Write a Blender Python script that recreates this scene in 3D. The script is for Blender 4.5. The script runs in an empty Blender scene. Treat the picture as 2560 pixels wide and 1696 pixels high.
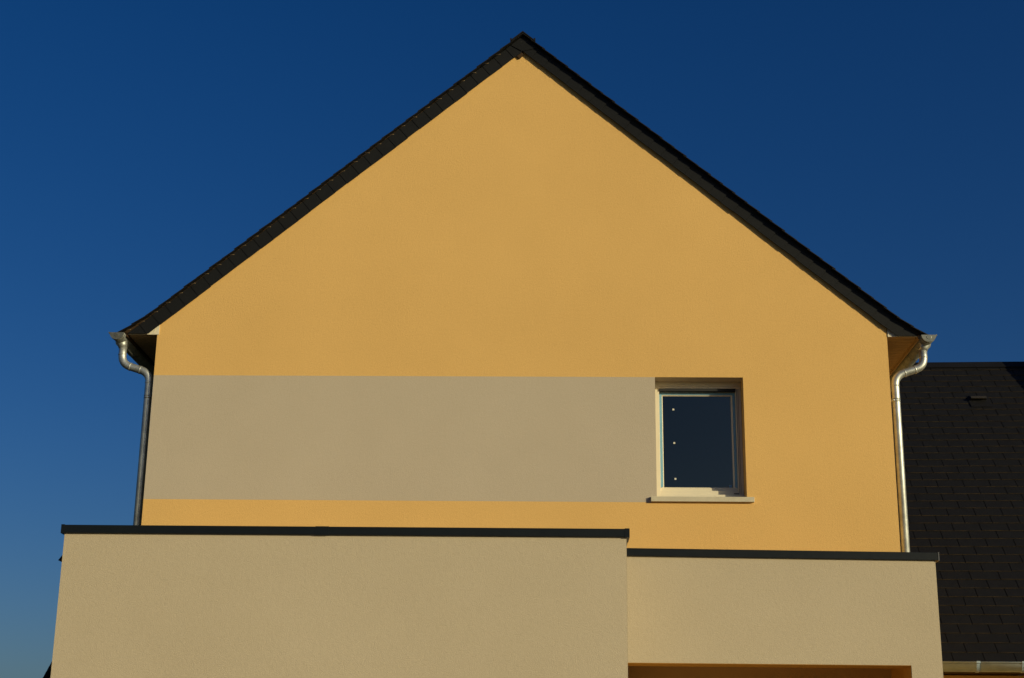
import bpy, math, random
from mathutils import Vector, Matrix
random.seed(7)
sc = bpy.context.scene
C = sc.collection

# ------------------------------------------------------------------ camera
F, CX, CY, CZ = 3763.12, 4.08214, -14.58896, 1.6
YAW, PIT, ROL = 0.031353, 0.294588, 0.012273
cyw, syw = math.cos(YAW), math.sin(YAW)
fw = Vector((-syw*math.cos(PIT), cyw*math.cos(PIT), math.sin(PIT)))
r0 = Vector((cyw, syw, 0)); u0 = r0.cross(fw)
rt = r0*math.cos(ROL)+u0*math.sin(ROL); up = -r0*math.sin(ROL)+u0*math.cos(ROL)
cd = bpy.data.cameras.new('camera'); cam = bpy.data.objects.new('camera', cd); C.objects.link(cam)
cam.matrix_world = Matrix(((rt.x, up.x, -fw.x, CX), (rt.y, up.y, -fw.y, CY), (rt.z, up.z, -fw.z, CZ), (0, 0, 0, 1)))
cd.sensor_width = 36; cd.sensor_fit = 'HORIZONTAL'; cd.lens = F/2560*36; cd.clip_end = 3000; cd.clip_start = .05
sc.camera = cam

# ------------------------------------------------------------------ light
SUN_TO = Vector((1.31, -1.0, 0.38)).normalized()
EL = math.asin(SUN_TO.z); ROT = math.atan2(SUN_TO.x, SUN_TO.y)
w = bpy.data.worlds.new('World'); sc.world = w; w.use_nodes = True
nt = w.node_tree; nt.nodes.clear()
sky = nt.nodes.new('ShaderNodeTexSky'); sky.sky_type = 'NISHITA'; sky.sun_disc = False
sky.sun_elevation = EL; sky.sun_rotation = ROT
sky.altitude = 0; sky.air_density = 0.9; sky.dust_density = 2.0; sky.ozone_density = 4.0
hs = nt.nodes.new('ShaderNodeHueSaturation'); hs.inputs['Saturation'].default_value = 1.25; hs.inputs['Hue'].default_value = .513
bg = nt.nodes.new('ShaderNodeBackground'); bg.inputs[1].default_value = 0.0613
wo = nt.nodes.new('ShaderNodeOutputWorld')
nt.links.new(sky.outputs[0], hs.inputs['Color']); nt.links.new(hs.outputs[0], bg.inputs[0]); nt.links.new(bg.outputs[0], wo.inputs[0])
sl = bpy.data.lights.new('sun', 'SUN'); sl.energy = 3.56; sl.angle = math.radians(.5); sl.color = (1.0, .88, .56)
sun = bpy.data.objects.new('sun', sl); C.objects.link(sun); sun.location = (20, -20, 20)
sun.rotation_euler = SUN_TO.to_track_quat('Z', 'Y').to_euler()
sc.view_settings.view_transform = 'Standard'; sc.view_settings.look = 'None'
sc.view_settings.exposure = 0; sc.view_settings.gamma = 1

# ------------------------------------------------------------------ materials
def mat(name, col, rough=.8, metal=0, spec=.5):
    m = bpy.data.materials.new(name); m.use_nodes = True
    b = m.node_tree.nodes['Principled BSDF']
    b.inputs['Base Color'].default_value = (*col, 1); b.inputs['Roughness'].default_value = rough
    b.inputs['Metallic'].default_value = metal; b.inputs['Specular IOR Level'].default_value = spec
    return m
def noise(m, scale, detail=4, rough=.55, obj=True):
    N = m.node_tree.nodes; t = N.new('ShaderNodeTexNoise')
    t.inputs['Scale'].default_value = scale; t.inputs['Detail'].default_value = detail; t.inputs['Roughness'].default_value = rough
    g = next((n for n in N if n.bl_idname == 'ShaderNodeNewGeometry'), None) or N.new('ShaderNodeNewGeometry')
    m.node_tree.links.new(g.outputs['Position'], t.inputs['Vector'])
    return t
def ramp(m, src, stops):
    r = m.node_tree.nodes.new('ShaderNodeValToRGB'); e = r.color_ramp.elements
    while len(e) < len(stops): e.new(.5)
    for k, (p, c) in enumerate(stops): e[k].position = p; e[k].color = (*c, 1) if len(c) == 3 else c
    m.node_tree.links.new(src, r.inputs[0]); return r.outputs[0]
def mul(m, a, b, fac=1.0):
    n = m.node_tree.nodes.new('ShaderNodeMix'); n.data_type = 'RGBA'; n.blend_type = 'MULTIPLY'
    n.inputs[0].default_value = fac
    L = m.node_tree.links
    for s, i in ((a, 6), (b, 7)):
        if isinstance(s, tuple): n.inputs[i].default_value = (*s, 1)
        else: L.new(s, n.inputs[i])
    return n.outputs[2]
def stucco(name, col, bump=.38):
    m = mat(name, col, .92, 0, .15); b = m.node_tree.nodes['Principled BSDF']; L = m.node_tree.links
    g = noise(m, 130, 3, .6); big = noise(m, .75, 5, .6); mid = noise(m, 38, 4, .7)
    c = ramp(m, g.outputs[0], [(.30, (.90, .89, .87)), (.48, (1, 1, 1)), (.75, (1.0, 1.0, 1.0))])
    c2 = ramp(m, big.outputs[0], [(.3, (.935, .93, .92)), (.7, (1, 1, 1))])
    c3 = ramp(m, mid.outputs[0], [(.25, (.965, .96, .955)), (.6, (1, 1, 1))])
    # rare dark pits
    v = m.node_tree.nodes.new('ShaderNodeTexVoronoi'); v.inputs['Scale'].default_value = 9
    gm = next(n for n in m.node_tree.nodes if n.bl_idname == 'ShaderNodeNewGeometry')
    L.new(gm.outputs['Position'], v.inputs['Vector'])
    c4 = ramp(m, v.outputs['Distance'], [(.018, (.72, .70, .66)), (.035, (1, 1, 1))])
    o = mul(m, mul(m, mul(m, mul(m, col, c), c2), c3), c4, .6)
    if o: L.new(o, b.inputs['Base Color'])
    h = m.node_tree.nodes.new('ShaderNodeMath'); h.operation = 'MULTIPLY_ADD'
    L.new(mid.outputs[0], h.inputs[0]); h.inputs[1].default_value = .7; L.new(g.outputs[0], h.inputs[2])
    bp = m.node_tree.nodes.new('ShaderNodeBump'); bp.inputs['Strength'].default_value = bump; bp.inputs['Distance'].default_value = .006
    L.new(h.outputs[0], bp.inputs['Height']); L.new(bp.outputs[0], b.inputs['Normal'])
    return m
def mottled(name, col, rough=.6, metal=0, spec=.5, scale=12, lo=.75, bump=0, rr=.1):
    m = mat(name, col, rough, metal, spec); b = m.node_tree.nodes['Principled BSDF']; L = m.node_tree.links
    t = noise(m, scale, 6, .6)
    L.new(mul(m, col, ramp(m, t.outputs[0], [(.3, (lo, lo, lo)), (.65, (1, 1, 1))])), b.inputs['Base Color'])
    t2 = noise(m, scale*2.7, 4)
    mr = m.node_tree.nodes.new('ShaderNodeMapRange'); L.new(t2.outputs[0], mr.inputs[0])
    mr.inputs[3].default_value = max(0, rough-rr); mr.inputs[4].default_value = min(1, rough+rr)
    L.new(mr.outputs[0], b.inputs['Roughness'])
    if bump:
        bp = m.node_tree.nodes.new('ShaderNodeBump'); bp.inputs['Strength'].default_value = bump; bp.inputs['Distance'].default_value = .004
        L.new(t.outputs[0], bp.inputs['Height']); L.new(bp.outputs[0], b.inputs['Normal'])
    return m
M_OR = stucco('ochre_render', (.735, .455, .156), .5)
M_BG = stucco('greige_render', (.510, .431, .322))
M_BG2 = stucco('sand_render', (.525, .437, .302), .5)
M_BG3 = stucco('bounce_cut_render', (.30, .25, .18))  # sand render darkened to weaken sunlight bounced off the side face
M_SLATE = mottled('slate', (.0092, .0088, .0086), .62, 0, .2, 5, .8, .3)
M_SLED = mottled('slate_edge', (.085, .060, .030), .8, 0, .2, 7, .22)
M_VERGE = mottled('verge_slate', (.0090, .0094, .0098), .6, 0, .18, 5, .85)
M_WOOD = mottled('brown_timber', (.05, .028, .012), .8, 0, .2, 20, .6)
M_ZINC = mottled('zinc', (.60, .61, .56), .48, .76, .5, 9, .6, .08, .1)
M_GUT = mottled('weathered_zinc', (.20, .205, .18), .5, .5, .5, 9, .6, .08, .1)
M_GUT2 = mottled('grey_zinc', (.30, .38, .42), .5, .2, .5, 6, .75, .08, .1)
M_COP = mottled('anthracite_metal', (.0070, .0095, .0108), .45, 0, .25, 6, .85)
M_PVC = mottled('cream_pvc', (.72, .64, .47), .45, 0, .4, 8, .95)
M_SILL = mottled('cream_sill', (.56, .50, .36), .7, 0, .3, 14, .9)
M_SOF = mottled('brown_soffit', (.30, .20, .10), .6, 0, .3, 8, .9)
M_FILM = mottled('blue_film', (.20, .40, .52), .35, 0, .4, 8, .9)
M_WHITE = mat('white_label', (.62, .60, .50), .6)
M_BLACK = mat('black_slot', (.01, .01, .01), .7)
M_BRONZE = mat('copper_hook', (.36, .25, .13), .4, .7)
M_ROOM = mat('dark_room', (.03, .03, .03), .9)
M_TILE = mottled('dark_brown_tile', (.030, .014, .008), .8, 0, .2, 9, .6)
M_DARK = mottled('dark_brown_cladding', (.06, .03, .018), .85, 0, .2, 9, .6)
M_GND = mottled('short_grass', (.075, .080, .042), .95, 0, .1, 1.3, .6, .6)
def glass():
    m = bpy.data.materials.new('window_glass'); m.use_nodes = True; n = m.node_tree; n.nodes.clear()
    o = n.nodes.new('ShaderNodeOutputMaterial'); mx = n.nodes.new('ShaderNodeMixShader')
    tr = n.nodes.new('ShaderNodeBsdfTransparent'); tr.inputs[0].default_value = (.55, .60, .60, 1)
    gl = n.nodes.new('ShaderNodeBsdfGlossy'); gl.inputs['Roughness'].default_value = .015; gl.inputs['Color'].default_value = (1, .93, .74, 1)
    fr = n.nodes.new('ShaderNodeFresnel'); fr.inputs[0].default_value = 1.55
    md = n.nodes.new('ShaderNodeMath'); md.operation = 'MULTIPLY'; md.inputs[1].default_value = 2.5
    n.links.new(fr.outputs[0], md.inputs[0])
    n.links.new(md.outputs[0], mx.inputs[0]); n.links.new(tr.outputs[0], mx.inputs[1]); n.links.new(gl.outputs[0], mx.inputs[2]); n.links.new(mx.outputs[0], o.inputs[0])
    return m
M_GLASS = glass()
M_PORCH = stucco('deep_orange_render', (.80, .40, .07))

# ------------------------------------------------------------------ helpers
class MB:
    def __init__(s): s.v = []; s.f = []; s.m = []; s.sm = []
    def poly(s, pts, mi=0, smooth=False):
        b = len(s.v); s.v += [tuple(p) for p in pts]; s.f.append(tuple(range(b, b+len(pts)))); s.m.append(mi); s.sm.append(smooth)
    def box(s, x0, x1, y0, y1, z0, z1, mi=0):
        s.hexa([(x0, y0, z0), (x1, y0, z0), (x1, y1, z0), (x0, y1, z0), (x0, y0, z1), (x1, y0, z1), (x1, y1, z1), (x0, y1, z1)], mi)
    def hexa(s, p, mi=0, mis=None):
        b = len(s.v); s.v += [tuple(q) for q in p]
        for k, q in enumerate([(3, 2, 1, 0), (4, 5, 6, 7), (0, 1, 5, 4), (1, 2, 6, 5), (2, 3, 7, 6), (3, 0, 4, 7)]):
            s.f.append(tuple(b+i for i in q)); s.m.append(mis[k] if mis else mi); s.sm.append(False)
    def prism(s, pts, y0, y1, mi=0):
        """pts: (x,z) counter-clockwise seen from -y; y0/y1 numbers or functions of (x,z)"""
        a = [(x, y0(x, z) if callable(y0) else y0, z) for x, z in pts]; c = [(x, y1(x, z) if callable(y1) else y1, z) for x, z in pts]
        n = len(pts); b = len(s.v); s.v += a+c
        s.f.append(tuple(range(b, b+n))); s.f.append(tuple(range(b+2*n-1, b+n-1, -1))); s.m += [mi, mi]; s.sm += [False, False]
        for i in range(n):
            j = (i+1) % n; s.f.append((b+j, b+i, b+n+i, b+n+j)); s.m.append(mi); s.sm.append(False)
    def tube(s, path, r, n=24, mi=0, cap=True):
        P = [Vector(p) for p in path]; R = r if isinstance(r, (list, tuple)) else [r]*len(P)
        b = len(s.v); t0 = (P[1]-P[0]).normalized(); a = t0.orthogonal().normalized()
        for i, p in enumerate(P):
            if i == 0: t = t0
            elif i == len(P)-1: t = (P[i]-P[i-1]).normalized()
            else: t = ((P[i]-P[i-1]).normalized()+(P[i+1]-P[i]).normalized()).normalized()
            a = (a-t*a.dot(t)).normalized(); c = t.cross(a)
            for k in range(n):
                q = 2*math.pi*k/n; s.v.append(tuple(p+(a*math.cos(q)+c*math.sin(q))*R[i]))
        for i in range(len(P)-1):
            for k in range(n):
                j = (k+1) % n
                s.f.append((b+i*n+k, b+i*n+j, b+(i+1)*n+j, b+(i+1)*n+k)); s.m.append(mi); s.sm.append(True)
        if cap:
            s.f.append(tuple(b+k for k in range(n-1, -1, -1))); s.f.append(tuple(b+(len(P)-1)*n+k for k in range(n))); s.m += [mi, mi]; s.sm += [False, False]
    def build(s, name, mats, parent=None, xf=None):
        me = bpy.data.meshes.new(name); me.from_pydata([tuple(xf(p)) for p in s.v] if xf else s.v, [], s.f)
        for m in (mats if isinstance(mats, (list, tuple)) else [mats]): me.materials.append(m)
        for p, mi, sm in zip(me.polygons, s.m, s.sm): p.material_index = mi; p.use_smooth = sm
        me.update()
        import bmesh
        bm = bmesh.new(); bm.from_mesh(me); bmesh.ops.remove_doubles(bm, verts=bm.verts, dist=1e-5) if getattr(s, 'weld', False) else None
        bmesh.ops.recalc_face_normals(bm, faces=bm.faces); bm.to_mesh(me); bm.free()
        o = bpy.data.objects.new(name, me); C.objects.link(o)
        if parent:
            o.parent = parent
        return o
def tag(o, label, cat, group=None):
    o['label'] = label; o['category'] = cat
    if group: o['group'] = group
    return o
def thing(name, label, cat, loc=(0, 0, 0), rz=0, group=None):
    o = bpy.data.objects.new(name, None); C.objects.link(o); o.location = loc; o.rotation_euler = (0, 0, rz)
    o.empty_display_size = .3
    return tag(o, label, cat, group)
def bevel(o, w=.002, seg=2):
    m = o.modifiers.new('b', 'BEVEL'); m.width = w; m.segments = seg; m.limit_method = 'ANGLE'; m.angle_limit = math.radians(40); return o
def clip(poly, nx, nz, d):
    """keep nx*x+nz*z >= d"""
    out = []
    for i in range(len(poly)):
        a, b = poly[i], poly[(i+1) % len(poly)]; fa = nx*a[0]+nz*a[1]-d; fb = nx*b[0]+nz*b[1]-d
        if fa >= 0: out.append(a)
        if (fa >= 0) != (fb >= 0):
            t = fa/(fa-fb); out.append((a[0]+(b[0]-a[0])*t, a[1]+(b[1]-a[1])*t))
    return out
def smooth_path(pts, rad=.05, n=7):
    P = [Vector(p) for p in pts]; out = [P[0]]
    for i in range(1, len(P)-1):
        a = (P[i-1]-P[i]); b = (P[i+1]-P[i]); r = min(rad, a.length*.48, b.length*.48)
        s = P[i]+a.normalized()*r; e = P[i]+b.normalized()*r
        for k in range(n+1):
            t = k/n; out.append(s*(1-t)**2+P[i]*2*t*(1-t)+e*t*t)
    return out+[P[-1]]

# ------------------------------------------------------------------ ground
tr = MB(); tr.box(-1.5, 9.0, -9.0, -.001, -.15, .03)  # unseen pale slab added to bounce warm sunlight up under the porch
to = tr.build('bounce_slab', mottled('pale_concrete', (.42, .38, .30), .9, 0, .2, 2, .8)); to['kind'] = 'structure'
g = MB(); g.poly([(-600, -600, 0), (600, -600, 0), (600, 900, 0), (-600, 900, 0)])
go = g.build('ground', M_GND); go['kind'] = 'structure'

# ------------------------------------------------------------------ main house
W = 7.40; MX = 3.7025; HY = 8.0
house = thing('gable_house', 'ochre rendered gable house with grey band, slate roof and flat roofed front extension', 'house', (MX, 0, 0))
HX = lambda p: (p[0]-MX, p[1], p[2])
def hb(mb, name, mats, parent=None): # build in world coords under the house empty
    o = mb.build(name, mats, house if parent is None else parent, HX)
    return o
SL = .84; CA = 1/math.hypot(1, SL); SA = SL*CA
Z0 = 6.338
WX0, WX1, WZ0, WZ1 = 5.063, 5.942, 4.40, 5.634     # window opening
BZ0, BZ1 = 4.364, 5.634                            # painted band
wz = lambda x: 6.20+SL*x if x < MX else 6.20+SL*(2*MX-x)
fwm = MB(); Y = 0
def fq(pts, mi): fwm.poly([(x, 0, z) for x, z in pts], mi)
fq([(0, 0), (W, 0), (W, BZ0), (0, BZ0)], 0)
fq([(0, BZ0), (WX0, BZ0), (WX0, BZ1), (0, BZ1)], 1)
fq([(WX0, BZ0), (WX1, BZ0), (WX1, WZ0), (WX0, WZ0)], 0)
fq([(WX1, BZ0), (W, BZ0), (W, BZ1), (WX1, BZ1)], 0)
fq([(0, BZ1), (W, BZ1), (W, wz(W)), (MX, wz(MX)), (0, wz(0))], 0)
RD = .30
fwm.poly([(WX0, 0, WZ0), (WX0, RD, WZ0), (WX0, RD, WZ1), (WX0, 0, WZ1)], 1)
fwm.poly([(WX1, 0, WZ0), (WX1, RD, WZ0), (WX1, RD, WZ1), (WX1, 0, WZ1)], 0)
fwm.poly([(WX0, 0, WZ1), (WX1, 0, WZ1), (WX1, RD, WZ1), (WX0, RD, WZ1)], 1)
fwm.poly([(WX0, 0, WZ0), (WX1, 0, WZ0), (WX1, RD, WZ0), (WX0, RD, WZ0)], 1)
hb(fwm, 'gable_wall', [M_OR, M_BG])
sw = MB()
sw.poly([(0, 0, 0), (0, HY, 0), (0, HY, wz(0)), (0, 0, wz(0))]); sw.poly([(W, 0, 0), (W, HY, 0), (W, HY, wz(0)), (W, 0, wz(0))])
sw.poly([(0, HY, 0), (W, HY, 0), (W, HY, wz(W)), (MX, HY, wz(MX)), (0, HY, wz(0))])
sw.box(.25, W-.25, 2.6, 2.62, .1, 6.1)
hb(sw, 'side_wall', [M_OR])

# roof slopes -------------------------------------------------------
def kick(u): return .040*((max(0, .36-u)/.36)**1.4)
def rp(u, wn, side):
    """point (x,z) on a slope, u metres up from the eave, wn above the slate plane"""
    wn = wn+kick(u)
    x = -.365+u*CA-wn*SA; z = Z0+SL*(-.365)+u*SA+wn*CA
    return (x, z) if side < 0 else (2*MX-x, z)
ULEN = (MX+.365)/CA; CP = .1612
for side in (-1, 1):
    rf = MB(); u = 0; k = 0
    while u < ULEN-.02:
        u1 = min(u+CP+.03, ULEN); jw = random.uniform(-.0015, .0015)+(.0022 if k % 2 else 0)
        yy0 = -.085+random.uniform(-.005, .005)*(1 if side < 0 else .4)
        for (ya, yb, dj) in ((yy0, .14, jw), (.143, 2.0, 0), (2.0, HY+.08, 0)):
            a = rp(u, .000+dj, side); b = rp(u1, -.0085+dj*.4, side); c = rp(u1, -.0155+dj*.4, side); d = rp(u, -.0075+dj, side)
            rf.hexa([(d[0], ya, d[1]), (c[0], ya, c[1]), (c[0], yb, c[1]), (d[0], yb, d[1]), (a[0], ya, a[1]), (b[0], ya, b[1]), (b[0], yb, b[1]), (a[0], yb, a[1])], 0, [0, 0, 1, 0, 0, 1])
        u += CP; k += 1
    # sarking deck
    a = rp(.03, -.018, side); b = rp(ULEN-.03, -.020, side); c = rp(ULEN-.03, -.12, side); d = rp(.42, -.12, side); e = rp(.03, -.028, side)
    rf.prism([a, b, c, d, e], -.03, HY+.02, 2)
    ro = hb(rf, 'roof', [M_SLATE, M_SLATE, M_WOOD])
    # verge slates
    vg = MB(); u = -.10; k = 0
    while u < ULEN+.12:
        jb = random.uniform(-.003, .003); ua, ub = u+.0012, u+CP
        q = [(ua, -.020), (ua, -.1545+jb), (ub, -.1545+jb+random.uniform(-.002, .002)), (ub, -.020)]
        pts = []
        for (uu, ww) in q:
            x = -.365+uu*CA-ww*SA; z = Z0+SL*(-.365)+uu*SA+ww*CA; pts.append((x, z))
        pts = clip(pts, 0, 1, 6.064+random.uniform(-.001, .001)); pts = clip(pts, 1, 0, -.315) if pts else pts
        pts = clip(pts, -1, 0, -MX) if pts else pts
        if len(pts) > 2:
            yf = lambda x, z, ua=ua: -.0345-(.0048 if side < 0 else .0035)*(1-(((x+.365)*CA+(z-Z0+SL*.365)*SA)-ua)/CP)
            vv = MB(); vv.prism(pts, yf, -.026)
            for p in vv.v: pass
            off = len(vg.v)
            vg.v += [(p[0] if side < 0 else 2*MX-p[0], p[1], p[2]) for p in vv.v]
            vg.f += [tuple(i+off for i in f) for f in vv.f]; vg.m += vv.m; vg.sm += vv.sm
        u += CP; k += 1
    # board behind
    q = [rp(.06, -.022, -1), rp(.14, -.145, -1), rp(ULEN+.10, -.145, -1), rp(ULEN, -.022, -1)]
    q = clip(clip(clip([(x, z) for x, z in q], 0, 1, 6.072), 1, 0, -.30), -1, 0, -MX)
    vv = MB(); vv.prism(q, -.025, -.001, 1); off = len(vg.v)
    vg.v += [(p[0] if side < 0 else 2*MX-p[0], p[1], p[2]) for p in vv.v]; vg.f += [tuple(i+off for i in f) for f in vv.f]; vg.m += vv.m; vg.sm += vv.sm
    hb(vg, 'verge', [M_VERGE, M_WOOD])
    # copper hooks at the slate edge
    hk0 = None; u = .10; k = 0
    while u < ULEN-.22 and side < 0:
        x, z = rp(u+random.uniform(-.006, .006), -.020-.012*(side < 0), side)
        ang = random.uniform(-.18, .10)
        if hk0 is None:
            h = MB(); h.tube([(-.026, 0, -.001), (.022, 0, .002), (.027, .004, .003)], .0022, 6)
            hk0 = h.build('slate_hook', M_BRONZE, ro); o = hk0
        else:
            o = hk0.copy(); C.objects.link(o); o.parent = ro
        o.location = (x-MX, -.0795 if side < 0 else -.086, z); o.rotation_euler = (0, ang if side < 0 else .7, 0); o.scale = (1, 1, 1) if side < 0 else (.35, 1, 1)
        u += CP; k += 1
# ridge capping
rc = MB(); y = -.088; k = 0
while y < HY+.05:
    y1 = min(y+.42, HY+.09); d = .0 if k % 2 else .0035
    for s in (-1, 1):
        X = lambda x: MX+s*x
        zt = Z0+SL*MX+.004+d
        pts = [(0, zt+.006), (.118, zt-.118*SL+.006), (.1185, zt-.118*SL+.019), (.136, zt-.118*SL+.018), (.134, zt-.130*SL-.012), (.118, zt-.118*SL-.006), (0, zt-.008)]
        pts = [(X(a), b) for a, b in pts]
        if s < 0: pts = pts[::-1]
        rc.prism(pts, y, y1+.03)
    y += .42; k += 1
hb(rc, 'ridge_cap', [M_SLATE])
# peak plate covering both verges and ridge timber end
pk = MB(); zb = Z0+SL*MX
pk.prism([(MX-.125, zb-.125*SL-.030), (MX-.010, zb-.185-.020), (MX, zb-.200), (MX+.010, zb-.185-.020), (MX+.16, zb-.16*SL-.030), (MX, zb-.024)], -.0455, -.040)
pk.tube([(MX-.02, -.048, zb-.095), (MX-.02, -.044, zb-.095)], .006, 10, 1)
hb(pk, 'verge_peak', [M_VERGE, M_BLACK])
rb = MB(); rb.prism([(3.626, 9.213), (3.668, 9.166), (3.716, 9.219), (3.70, 9.26), (3.64, 9.26)], -.022, -.001)
hb(rb, 'ridge_beam', [M_WOOD])

# eaves: soffit, fascia, closing panel, gutter, downpipe ------------------
def mir(side): return (lambda x: x) if side < 0 else (lambda x: 2*MX-x)
def bx(mb, X, x0, x1, *a, **k):
    p, q = sorted((X(x0), X(x1))); mb.box(p, q, *a, **k)
def mkeave(side):
    X = mir(side)
    s = MB(); y = .0
    while y < HY: # tongued boards
        bx(s, X, -.300, -.001, y+.003, y+.097, 6.066, 6.078); y += .10
    bx(s, X, -.300, -.001, 0, HY, 6.071, 6.085)
    hb(s, 'soffit', [M_SOF])
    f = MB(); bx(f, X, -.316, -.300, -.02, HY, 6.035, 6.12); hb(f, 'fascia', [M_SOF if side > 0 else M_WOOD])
    # closing panel
    c = MB(); xe = .018 if side < 0 else -.002; q = [(-.295, 6.062), (xe, 6.062), (xe, 6.19), (-.295, 6.12)]
    if side > 0: q = [(X(a), b) for a, b in q][::-1]
    c.prism(q, -.009, -.001); bx(c, X, -.030, -.026, -.0115, -.009, 6.075, 6.150)
    hb(c, 'eave_end_panel', [M_PVC])
    # gutter
    GX, GZ, R = -.3895, 6.058, .0715
    gt = MB(); n = 20
    def arc(R, y): return [(X(GX+R*math.cos(math.pi+math.pi*i/n)), y, GZ+R*math.sin(math.pi+math.pi*i/n)) for i in range(n+1)]
    def shell(R, ya, yb, t=.003):
        A, B = arc(R, ya), arc(R, yb); A2, B2 = arc(R-t, ya), arc(R-t, yb); off = len(gt.v); m = n+1
        gt.v += A+B+A2+B2
        for i in range(n):
            gt.f += [(off+i, off+i+1, off+m+i+1, off+m+i), (off+2*m+i, off+3*m+i, off+3*m+i+1, off+2*m+i+1), (off+i, off+2*m+i, off+2*m+i+1, off+i+1), (off+m+i, off+m+i+1, off+3*m+i+1, off+3*m+i)]
            gt.m += [0]*4; gt.sm += [True, True, False, False]
    shell(R, -.095, HY)
    gt.tube([(X(GX-R-.004), -.098, GZ-.004), (X(GX-R-.004), HY, GZ-.004)], .0085, 10)
    go = hb(gt, 'gutter', [M_GUT])
    for yj in (-.06, .19, .55, 1.6, 3.2):
        gt = MB(); shell(R+.0035, yj, yj+.014, .004); hb(gt, 'gutter_joint', [M_GUT], go)
    e = MB(); e.poly([(p[0], -.0975, p[2]) for p in arc(R+.002, 0)]); A = [(p[0], -.0975, p[2]) for p in arc(R+.002, 0)]; B = [(p[0], -.085, p[2]) for p in arc(R+.002, 0)]
    for i in range(n): e.poly([A[i], A[i+1], B[i+1], B[i]])
    # embossed disc
    E = [(X(GX+.022*math.cos(t*math.pi/8)), -.0995, GZ-.026+.016*math.sin(t*math.pi/8)) for t in range(16)]
    E2 = [(X(GX+.03*math.cos(t*math.pi/8)), -.0976, GZ-.026+.022*math.sin(t*math.pi/8)) for t in range(16)]
    e.poly(E)
    for i in range(16): e.poly([E[i], E[(i+1) % 16], E2[(i+1) % 16], E2[i]])
    hb(e, 'end_cap', [M_GUT], go)
    PY = .085
    o = MB(); o.tube([(X(-.388), PY, 6.035), (X(-.385), PY, 6.00), (X(-.372), PY, 5.972), (X(-.366), PY, 5.945)], [.066, .060, .047, .0425], 28)
    hb(o, 'outlet', [M_ZINC], go)
    # pipe
    path = smooth_path([(X(-.365), PY, 5.98), (X(-.365), PY, 5.765), (X(-.088), PY, 5.688), (X(-.062), PY, 5.56), (X(-.062), PY, 3.3)], .095, 10)
    path = smooth_path([(X(-.365), PY, 5.98), (X(-.366), PY, 5.775), (X(-.066), PY, 5.68), (X(-.062), PY, .04)], .105, 12)
    dp = MB(); dp.tube(path, .040, 32); d = hb(dp, 'downpipe', [M_ZINC])
    for (a, b) in ((path[12], path[13]), (path[14], path[15])): pass
    for i, dirf in ((1, 0), (13, 0), (14, 1), (26, 0)):
        i = min(i, len(path)-2); t = (path[i+1]-path[i]).normalized() if i < len(path)-1 else Vector((0, 0, -1))
        p = path[i]; j = MB(); j.tube([p-t*.007, p-t*.004, p+t*.004, p+t*.007], [.0405, .0432, .0432, .0405], 32); hb(j, 'pipe_collar', [M_ZINC], d)
    for z in (5.42,):
        j = MB(); j.tube([(X(-.062), PY, z+.012), (X(-.062), PY, z-.012)], .044, 32)
        j.tube([(X(-.062), PY, z+.022), (X(-.062), PY, z+.016)], .0455, 32)
        j.tube([(X(-.05), PY-.03, z), (X(-.022), PY-.045, z)], .007, 10)
        bx(j, X, -.03, .0, PY-.008, PY+.008, z-.01, z+.01); hb(j, 'pipe_bracket', [M_ZINC], d)
mkeave(-1); mkeave(1)

# window -----------------------------------------------------------------
win = MB()
FY, SY = .195, .240
# outer frame
FX0, FX1, FZ0, FZ1 = WX0+.002, WX1-.002, 4.470, WZ1-.002
sx0, sx1, sz0, sz1 = 5.117, 5.886, 4.524, 5.540       # sash outer
win.box(FX0, sx0-.002, FY, .295, FZ0, FZ1); win.box(sx1+.002, FX1, FY, .295, FZ0, FZ1)
win.box(sx0-.002, sx1+.002, FY+.001, .295, FZ0, sz0-.004)
win.box(sx0-.002, sx1+.002, .27, .295, sz1+.002, FZ1)
wo_ = hb(win, 'window', [M_PVC]); bevel(wo_)
sb = MB(); sb.box(WX0+.0015, WX1-.0015, .175, .26, 5.5875, WZ1-.001); sb.box(WX0+.002, WX1-.002, .180, .204, 5.566, 5.5865)
bevel(hb(sb, 'shutter_box', [M_PVC], wo_), .003)
for xx in (5.135, 5.855):
    b = MB(); b.tube([(xx, .180, 5.588), (xx, .180, 5.570)], [.006, .008], 12); hb(b, 'shutter_stop', [M_PVC], wo_)
gr = MB(); gr.box(sx0, sx1, .182, .236, 5.540, 5.5655)  # bar added to shade the sash top, black like the dark slot
for xa, xb in ((sx1+.010, sx1+.013), (sx1+.024, sx1+.027)): gr.box(xa, xb, FY-.0015, FY+.002, FZ0+.02, 5.56)
hb(gr, 'rail_and_shade_bar', [M_BLACK], wo_)
gx0, gx1, gz0, gz1 = 5.152, 5.842, 4.562, 5.503
sa = MB()
def ring(mb, o, i, ya, yb, yi, mi=0):
    (a0, a1, c0, c1), (b0, b1, d0, d1) = o, i
    O = [(a0, c0), (a1, c0), (a1, c1), (a0, c1)]; I = [(b0, d0), (b1, d0), (b1, d1), (b0, d1)]
    for k in range(4):
        j = (k+1) % 4
        mb.poly([(O[k][0], ya, O[k][1]), (O[j][0], ya, O[j][1]), (I[j][0], yi, I[j][1]), (I[k][0], yi, I[k][1])], mi)
        mb.poly([(O[k][0], ya, O[k][1]), (O[j][0], ya, O[j][1]), (O[j][0], yb, O[j][1]), (O[k][0], yb, O[k][1])], mi)
fx = .030
ring(sa, (sx0, sx1, sz0, sz1), (sx0+fx, sx1-fx, sz0+fx, sz1-fx), SY, .29, SY)
ring(sa, (sx0+fx, sx1-fx, sz0+fx, sz1-fx), (gx0, gx1, gz0, gz1), SY, SY+.001, SY+.011)
ring(sa, (gx0, gx1, gz0, gz1), (gx0+.001, gx1-.001, gz0+.001, gz1-.001), SY+.011, .262, SY+.0111)
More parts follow.
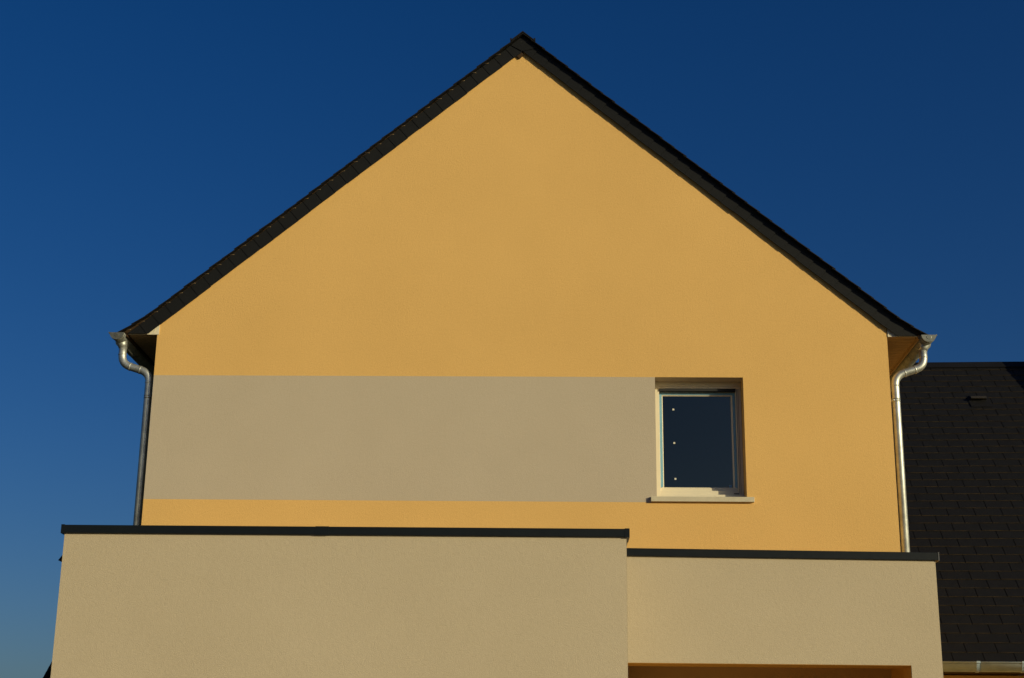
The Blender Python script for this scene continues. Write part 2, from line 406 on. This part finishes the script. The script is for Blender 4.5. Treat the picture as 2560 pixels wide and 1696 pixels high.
so = hb(sa, 'sash', [M_PVC], wo_)
fm = MB()
fa, fb = .003, .0275
fm.poly([(sx0+fa, SY-.0008, sz0+.030), (sx0+fb, SY-.0008, sz0+.042), (sx0+fb, SY-.0008, sz1-fb), (sx0+fa, SY-.0008, sz1-fa)])
fm.poly([(sx1-fa, SY-.0008, sz0+.030), (sx1-fb, SY-.0008, sz0+.042), (sx1-fb, SY-.0008, sz1-fb), (sx1-fa, SY-.0008, sz1-fa)])
fm.poly([(sx0+fa, SY-.0009, sz1-fa), (sx0+fb, SY-.0009, sz1-fb), (sx1-fb, SY-.0009, sz1-fb), (sx1-fa, SY-.0009, sz1-fa)])
f_ = hb(fm, 'protective_film', [M_FILM], wo_)
md = f_.modifiers.new('s', 'SOLIDIFY'); md.thickness = .0005
gl = MB(); gl.poly([(gx0, SY+.014, gz0), (gx1, SY+.014, gz0), (gx1, SY+.014, gz1), (gx0, SY+.014, gz1)]); hb(gl, 'glass_pane', [M_GLASS], wo_)
for x, z, s in ((5.261, 5.364, .009), (5.264, 5.017, .009), (5.268, 4.650, .009), (5.813, 4.577, .013)):
    t = MB(); t.box(x-s, x+s, SY+.0125, SY+.0135, z-s, z+s); hb(t, 'sticker', [M_WHITE if s < .012 else mat('blue_label', (.20, .33, .42), .6)], wo_)
lg = MB(); lg.box(WX0+.003, WX1-.003,   .148, .194, 4.405, 4.472); lg.box(5.84, 5.89, .192, .1945, 4.487, 4.495, 1)
lg.tube([(5.20, .140, 4.422), (5.175, .146, 4.437)], .004, 8); lg.tube([(5.80, .140, 4.420), (5.825, .146, 4.424)], .003, 8)
bevel(hb(lg, 'threshold', [M_PVC, M_BLACK], wo_), .002)
si = MB()
si.hexa([(5.003, -.038, 4.3665), (6.010, -.038, 4.3665), (6.010, 0.0-.0005, 4.3665), (5.003, -.0005, 4.3665), (5.003, -.038, 4.4155), (6.010, -.038, 4.4155), (6.010, -.0005, 4.418), (5.003, -.0005, 4.418)])
si.box(WX0+.001, WX1-.001, -.001, .16, 4.401, 4.4175)
bevel(hb(si, 'sill', [M_SILL], wo_), .003)

# extension --------------------------------------------------------------
XL = -.023; EX = 4.660; EL_, ER = -2.2, -1.4
ew = MB(); T = .2; TOP = 3.690
ew.box(XL, EX-.002, EL_, EL_+T, 0, TOP)                       # front
ew.box(XL, T, EL_+T+.0, -.001, 0, TOP); ew.box(EX-T, EX-.002, EL_+T, -.001, 0, TOP)
ew.box(EX-.002, EX, EL_+.002, -.002, 0, TOP-.002, 1)  # side face skin, darkened so less light bounces onto the porch wall
ew.box(T, EX-T, EL_+T, -.001, 3.25, 3.40)
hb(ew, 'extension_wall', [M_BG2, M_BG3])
pw = MB(); PX1 = 7.376; OX1 = 7.112; OZ = 2.705; PT = .30; PTOP = 3.655
pw.box(EX+.001, PX1, ER, ER+PT, OZ, PTOP, 0)
pw.box(OX1, PX1, ER, ER+PT, 0, OZ, 0)
# orange painted faces inside the opening (3 mm proud)
pw.box(EX+.002, OX1-.002, ER+.004, ER+PT+.01, OZ-.003, OZ-.0005, 1)
pw.box(OX1-.003, OX1-.0005, ER+.004, ER+PT-.001, 0, OZ-.004, 1)
pw.box(PX1-.20, PX1, ER+PT, -.001, 0, PTOP, 1) if False else None
pw.box(7.19, PX1, ER+PT+.001, -.001, 2.78, PTOP, 1)
pw.box(7.24, PX1, ER+PT+.001, -.001, 0, 2.779, 1)
pw.box(EX+.001, 7.189, ER+PT+.001, -.001, 3.00, 3.15, 1)
hb(pw, 'porch_wall', [M_BG2, M_PORCH])
def coping(segs, ztl, ztr, xl, xr):
    c = MB()
    zt = lambda x: ztl+(ztr-ztl)*(x-xl)/(xr-xl)
    for (x0, x1, y0, y1, e) in segs:
        z = [zt(x0)+e, zt(x1)+e]
        c.hexa([(x0, y0, z[0]-.068-2*e), (x1, y0, z[1]-.068-2*e), (x1, y1, z[1]-.068-2*e), (x0, y1, z[0]-.068-2*e), (x0, y0, z[0]), (x1, y0, z[1]), (x1, y1, z[1]-.004), (x0, y1, z[0]-.004)])
    return c
c1 = coping([(-.047, 4.682, -2.224, -1.96, 0), (-.047, .24, -1.96, -.002, .0), (4.42, 4.682, -1.96, -.002, 0)], 3.722, 3.720, 0, 4.7)
co = bevel(hb(c1, 'coping', [M_COP]), .003)
j = coping([(2.080, 2.192, -2.2265, -1.958, .0018)], 3.722, 3.720, 0, 4.7); hb(j, 'coping_sleeve', [M_COP], co)
for sg in ((-.0495, -.022, -2.2265, -1.958, .003), (4.645, 4.6845, -2.2265, -1.958, .003)):
    j = coping([sg], 3.722, 3.720, 0, 4.7); hb(j, 'coping_corner', [M_COP], co)
c2 = coping([(4.684, 7.405, -1.424, -1.08, 0), (7.13, 7.405, -1.08, -.002, 0)], 3.688, 3.668, 4.7, 7.4)
co2 = bevel(hb(c2, 'coping', [M_COP]), .003)
j = coping([(7.398, 7.4075, -1.427, -1.078, .002)], 3.688, 3.668, 4.7, 7.4); hb(j, 'coping_corner', [mat('bare_metal_edge', (.10, .10, .10), .35)], co2)

# ------------------------------------------------------------------ slate roofed neighbour
RZ = math.radians(-2.6)
nb = thing('slate_roofed_house', 'lower neighbouring house with a broad dark slate roof and zinc gutter, behind right', 'house', (8.5, 4.0, 0), RZ)
NS = math.radians(43.4); nc, nsn = math.cos(NS), math.sin(NS); NZ = 3.185; NLEN = 7.77; NW = 3.76
def npnt(x, u, wn): return (x, .05+u*nc-wn*nsn, NZ+.02+u*nsn+wn*nc)
rf = MB(); SWD, SE = .372, .1885; k = 0; u = 0
while u < NLEN:
    x = -.186*(k % 2)
    while x < NW:
        x0, x1 = max(0, x+.0048), min(NW, x+SWD-.0048)
        if x1-x0 > .02:
            j0 = random.uniform(-.0018, .0018); j1 = random.uniform(-.0018, .0018); ju = random.uniform(-.003, .003)
            ue = min(u+SE+.05, NLEN+.03)
            rf.hexa([npnt(x0, u+ju, -.006+j0), npnt(x1, u+ju, -.006+j1), npnt(x1, ue, -.0165), npnt(x0, ue, -.0165),
                     npnt(x0, u+ju, .001+j0), npnt(x1, u+ju, .001+j1), npnt(x1, ue, -.010), npnt(x0, ue, -.010)], 0, [0, 0, 1, 0, 0, 0])
        x += SWD
    u += SE; k += 1
D = [npnt(0, .02, -.02), npnt(NW, .02, -.02), npnt(NW, NLEN, -.02), npnt(0, NLEN, -.02)]
rf.poly(D, 2)
rd = npnt(0, NLEN, 0)
rf.poly([(0, rd[1], rd[2]-.01), (NW, rd[1], rd[2]-.01), (NW, rd[1]*2, NZ), (0, rd[1]*2, NZ)], 0)
nr = rf.build('roof', [M_SLATE, M_SLED, M_BLACK], nb)
cp = MB(); cp.hexa([npnt(0, NLEN-.16, .006), npnt(NW, NLEN-.16, .006), npnt(NW, NLEN+.012, .006), npnt(0, NLEN+.012, .006), npnt(0, NLEN-.16, .016), npnt(NW, NLEN-.16, .016), npnt(NW, NLEN+.02, .016), npnt(0, NLEN+.02, .016)])
cp.build('ridge_cap', M_SLATE, nr)
# roof vent, found from the photo at about two thirds up the slope
vt = MB(); vx, vu = 1.90, 6.50
vt.hexa([npnt(vx-.02, vu-.22, .004), npnt(vx+.30, vu-.22, .004), npnt(vx+.30, vu+.16, -.002), npnt(vx-.02, vu+.16, -.002), npnt(vx-.02, vu-.22, .010), npnt(vx+.30, vu-.22, .010), npnt(vx+.30, vu+.16, .003), npnt(vx-.02, vu+.16, .003)])
vt.hexa([npnt(vx, vu, .004), npnt(vx+.26, vu, .004), npnt(vx+.26, vu+.16, .0), npnt(vx, vu+.16, .0), npnt(vx+.02, vu-.01, .062), npnt(vx+.24, vu-.01, .062), npnt(vx+.24, vu+.15, .010), npnt(vx+.02, vu+.15, .010)])
vt.hexa([npnt(vx+.01, vu-.035, .055), npnt(vx+.25, vu-.035, .055), npnt(vx+.25, vu+.02, .055), npnt(vx+.01, vu+.02, .055), npnt(vx+.01, vu-.035, .066), npnt(vx+.25, vu-.035, .066), npnt(vx+.25, vu+.02, .068), npnt(vx+.01, vu+.02, .068)], 1)
vt.build('roof_vent', [M_SLATE, mat('vent_lip', (.022, .017, .011), .7)], nr)
nwall = MB(); nwall.box(.15, NW-.01, .75, 2*rd[1]-.4, 0, 3.10)
nwall.prism([(0, 0), (1, 0), (1, 1)], 0, 0.001) if False else None
for gx in (.15,):
    nwall.poly([(gx, .75, 3.1), (gx, 2*rd[1]-.4, 3.1), (gx, rd[1], rd[2]-.12)])
nwall.build('wall', M_OR, nb)
ns = MB(); ns.box(.0, NW, .10, .749, 3.11, 3.125); ns.box(0, NW, .085, .10, 3.09, 3.21); ns.build('soffit', M_WOOD, nb)
ng = MB(); n = 16; R = .100; GY = -.018
A = [(0, GY+R*math.cos(math.pi+math.pi*i/n), NZ+R*math.sin(math.pi+math.pi*i/n)) for i in range(n+1)]
for i in range(n):
    a, b = A[i], A[i+1]; ng.poly([a, b, (NW, b[1], b[2]), (NW, a[1], a[2])], 0, True)
ng.tube([(0, GY-R-.008, NZ+.002), (NW, GY-R-.008, NZ+.002)], .011, 10)
ng.weld = True
ngo = ng.build('gutter', M_GUT2, nb)
ngo.modifiers.new('s', 'SOLIDIFY').thickness = .003
for x in (.600, 1.130, 1.66, 2.2, 2.74, 3.28):
    b = MB(); R2 = R+.007
    P = [(x, GY+R2*math.cos(math.pi+math.pi*i/12), NZ+R2*math.sin(math.pi+math.pi*i/12)) for i in range(13)]
    for i in range(12):
        b.poly([P[i], P[i+1], (x+.034, P[i+1][1], P[i+1][2]), (x+.034, P[i][1], P[i][2])])
    b.box(x-.004, x+.040, GY-R2-.018, GY-R2+.01, NZ-.010, NZ+.016)
    b.box(x-.003, x, GY-R2+.004, GY-R+.02, NZ-.06, NZ)
    o = b.build('gutter_bracket', M_GUT2, ngo); o.modifiers.new('s', 'SOLIDIFY').thickness = .004

# taller steep roofed house attached to its right (shades the top of the slate roof) --
tl = thing('tall_attached_house', 'taller steep roofed house joined to the right end of the slate roof', 'house', (8.5, 4.0, 0), RZ)
t = MB()
def tz(y): return 2.96+max(0, y)*1.20
yr = 6.1
pr = [(0.1, 0), (12, 0), (12, 3.2), (yr, tz(yr)-.15), (0.1, tz(0.1)-.15)]
for xx in (3.80, 9.5): t.poly([(xx, a, b) for a, b in pr])
t.poly([(3.80, .1, 0), (9.5, .1, 0), (9.5, .1, 2.8), (3.80, .1, 2.8)]); t.poly([(3.80, 12, 0), (9.5, 12, 0), (9.5, 12, 3.2), (3.80, 12, 3.2)])
t.build('wall', M_OR, tl)
t = MB()
t.hexa([(3.765, -.15, 2.53), (9.55, -.15, 2.53), (9.55, yr, tz(yr)-.13), (3.765, yr, tz(yr)-.13), (3.765, -.15, 2.66), (9.55, -.15, 2.66), (9.55, yr, tz(yr)), (3.765, yr, tz(yr))])
t.hexa([(3.765, yr, tz(yr)-.13), (9.55, yr, tz(yr)-.13), (9.55, 12.3, 3.05), (3.765, 12.3, 3.05), (3.765, yr, tz(yr)), (9.55, yr, tz(yr)), (9.55, 12.3, 3.18), (3.765, 12.3, 3.18)])
t.build('roof', M_SLATE, tl)

# ------------------------------------------------------------------ two far houses peeping out left
fh = thing('flat_roofed_outbuilding', 'distant outbuilding whose dark sloping eave tip shows left of the pale extension', 'outbuilding', (-1.0, 12.0, 0))
t = MB(); t.box(-3.55, -.9, -.02+.25, 3.3, 0, 5.55); t.build('wall', M_DARK, fh)
t = MB(); ex, ez = -3.801, 5.523
t.prism([(ex, ez), (.0, ez), (-.35, ez+.36), (-3.45, ez+.36), (ex+.063, ez+.086)], 0, 3.6)
t.build('roof', M_SLATE, fh)
f2 = thing('tiled_house', 'far low house with steep brown tiled verge at the foot of the pale extension', 'house', (-1.2, 10.0, 0))
t = MB(); t.box(-2.9, 1.6, .1, 5, 0, 2.9, 0); t.build('wall', M_DARK, f2)
t = MB()
# verge with stepped tiles: line through (-4.183,3.325) and (-4.073,3.56) at y=10
x, z = -4.56+1.2, 2.52; dx, dz = .0425, .091
while x < -2.62:
    t.prism([(x-.012, z-.01), (x+dx+.01, z-.01), (x+dx+.03, z+dz+.0), (x+dx+.03-.012, z+dz+.012), (x+dx-.012, z+dz)], 0, 5.2); x += dx; z += dz
t.prism([(-3.33, 2.50), (-1.5, 2.50), (x+.3, z-.05), (x-.01, z-.05)], .02, 5.1)
t.build('roof', M_TILE, f2)
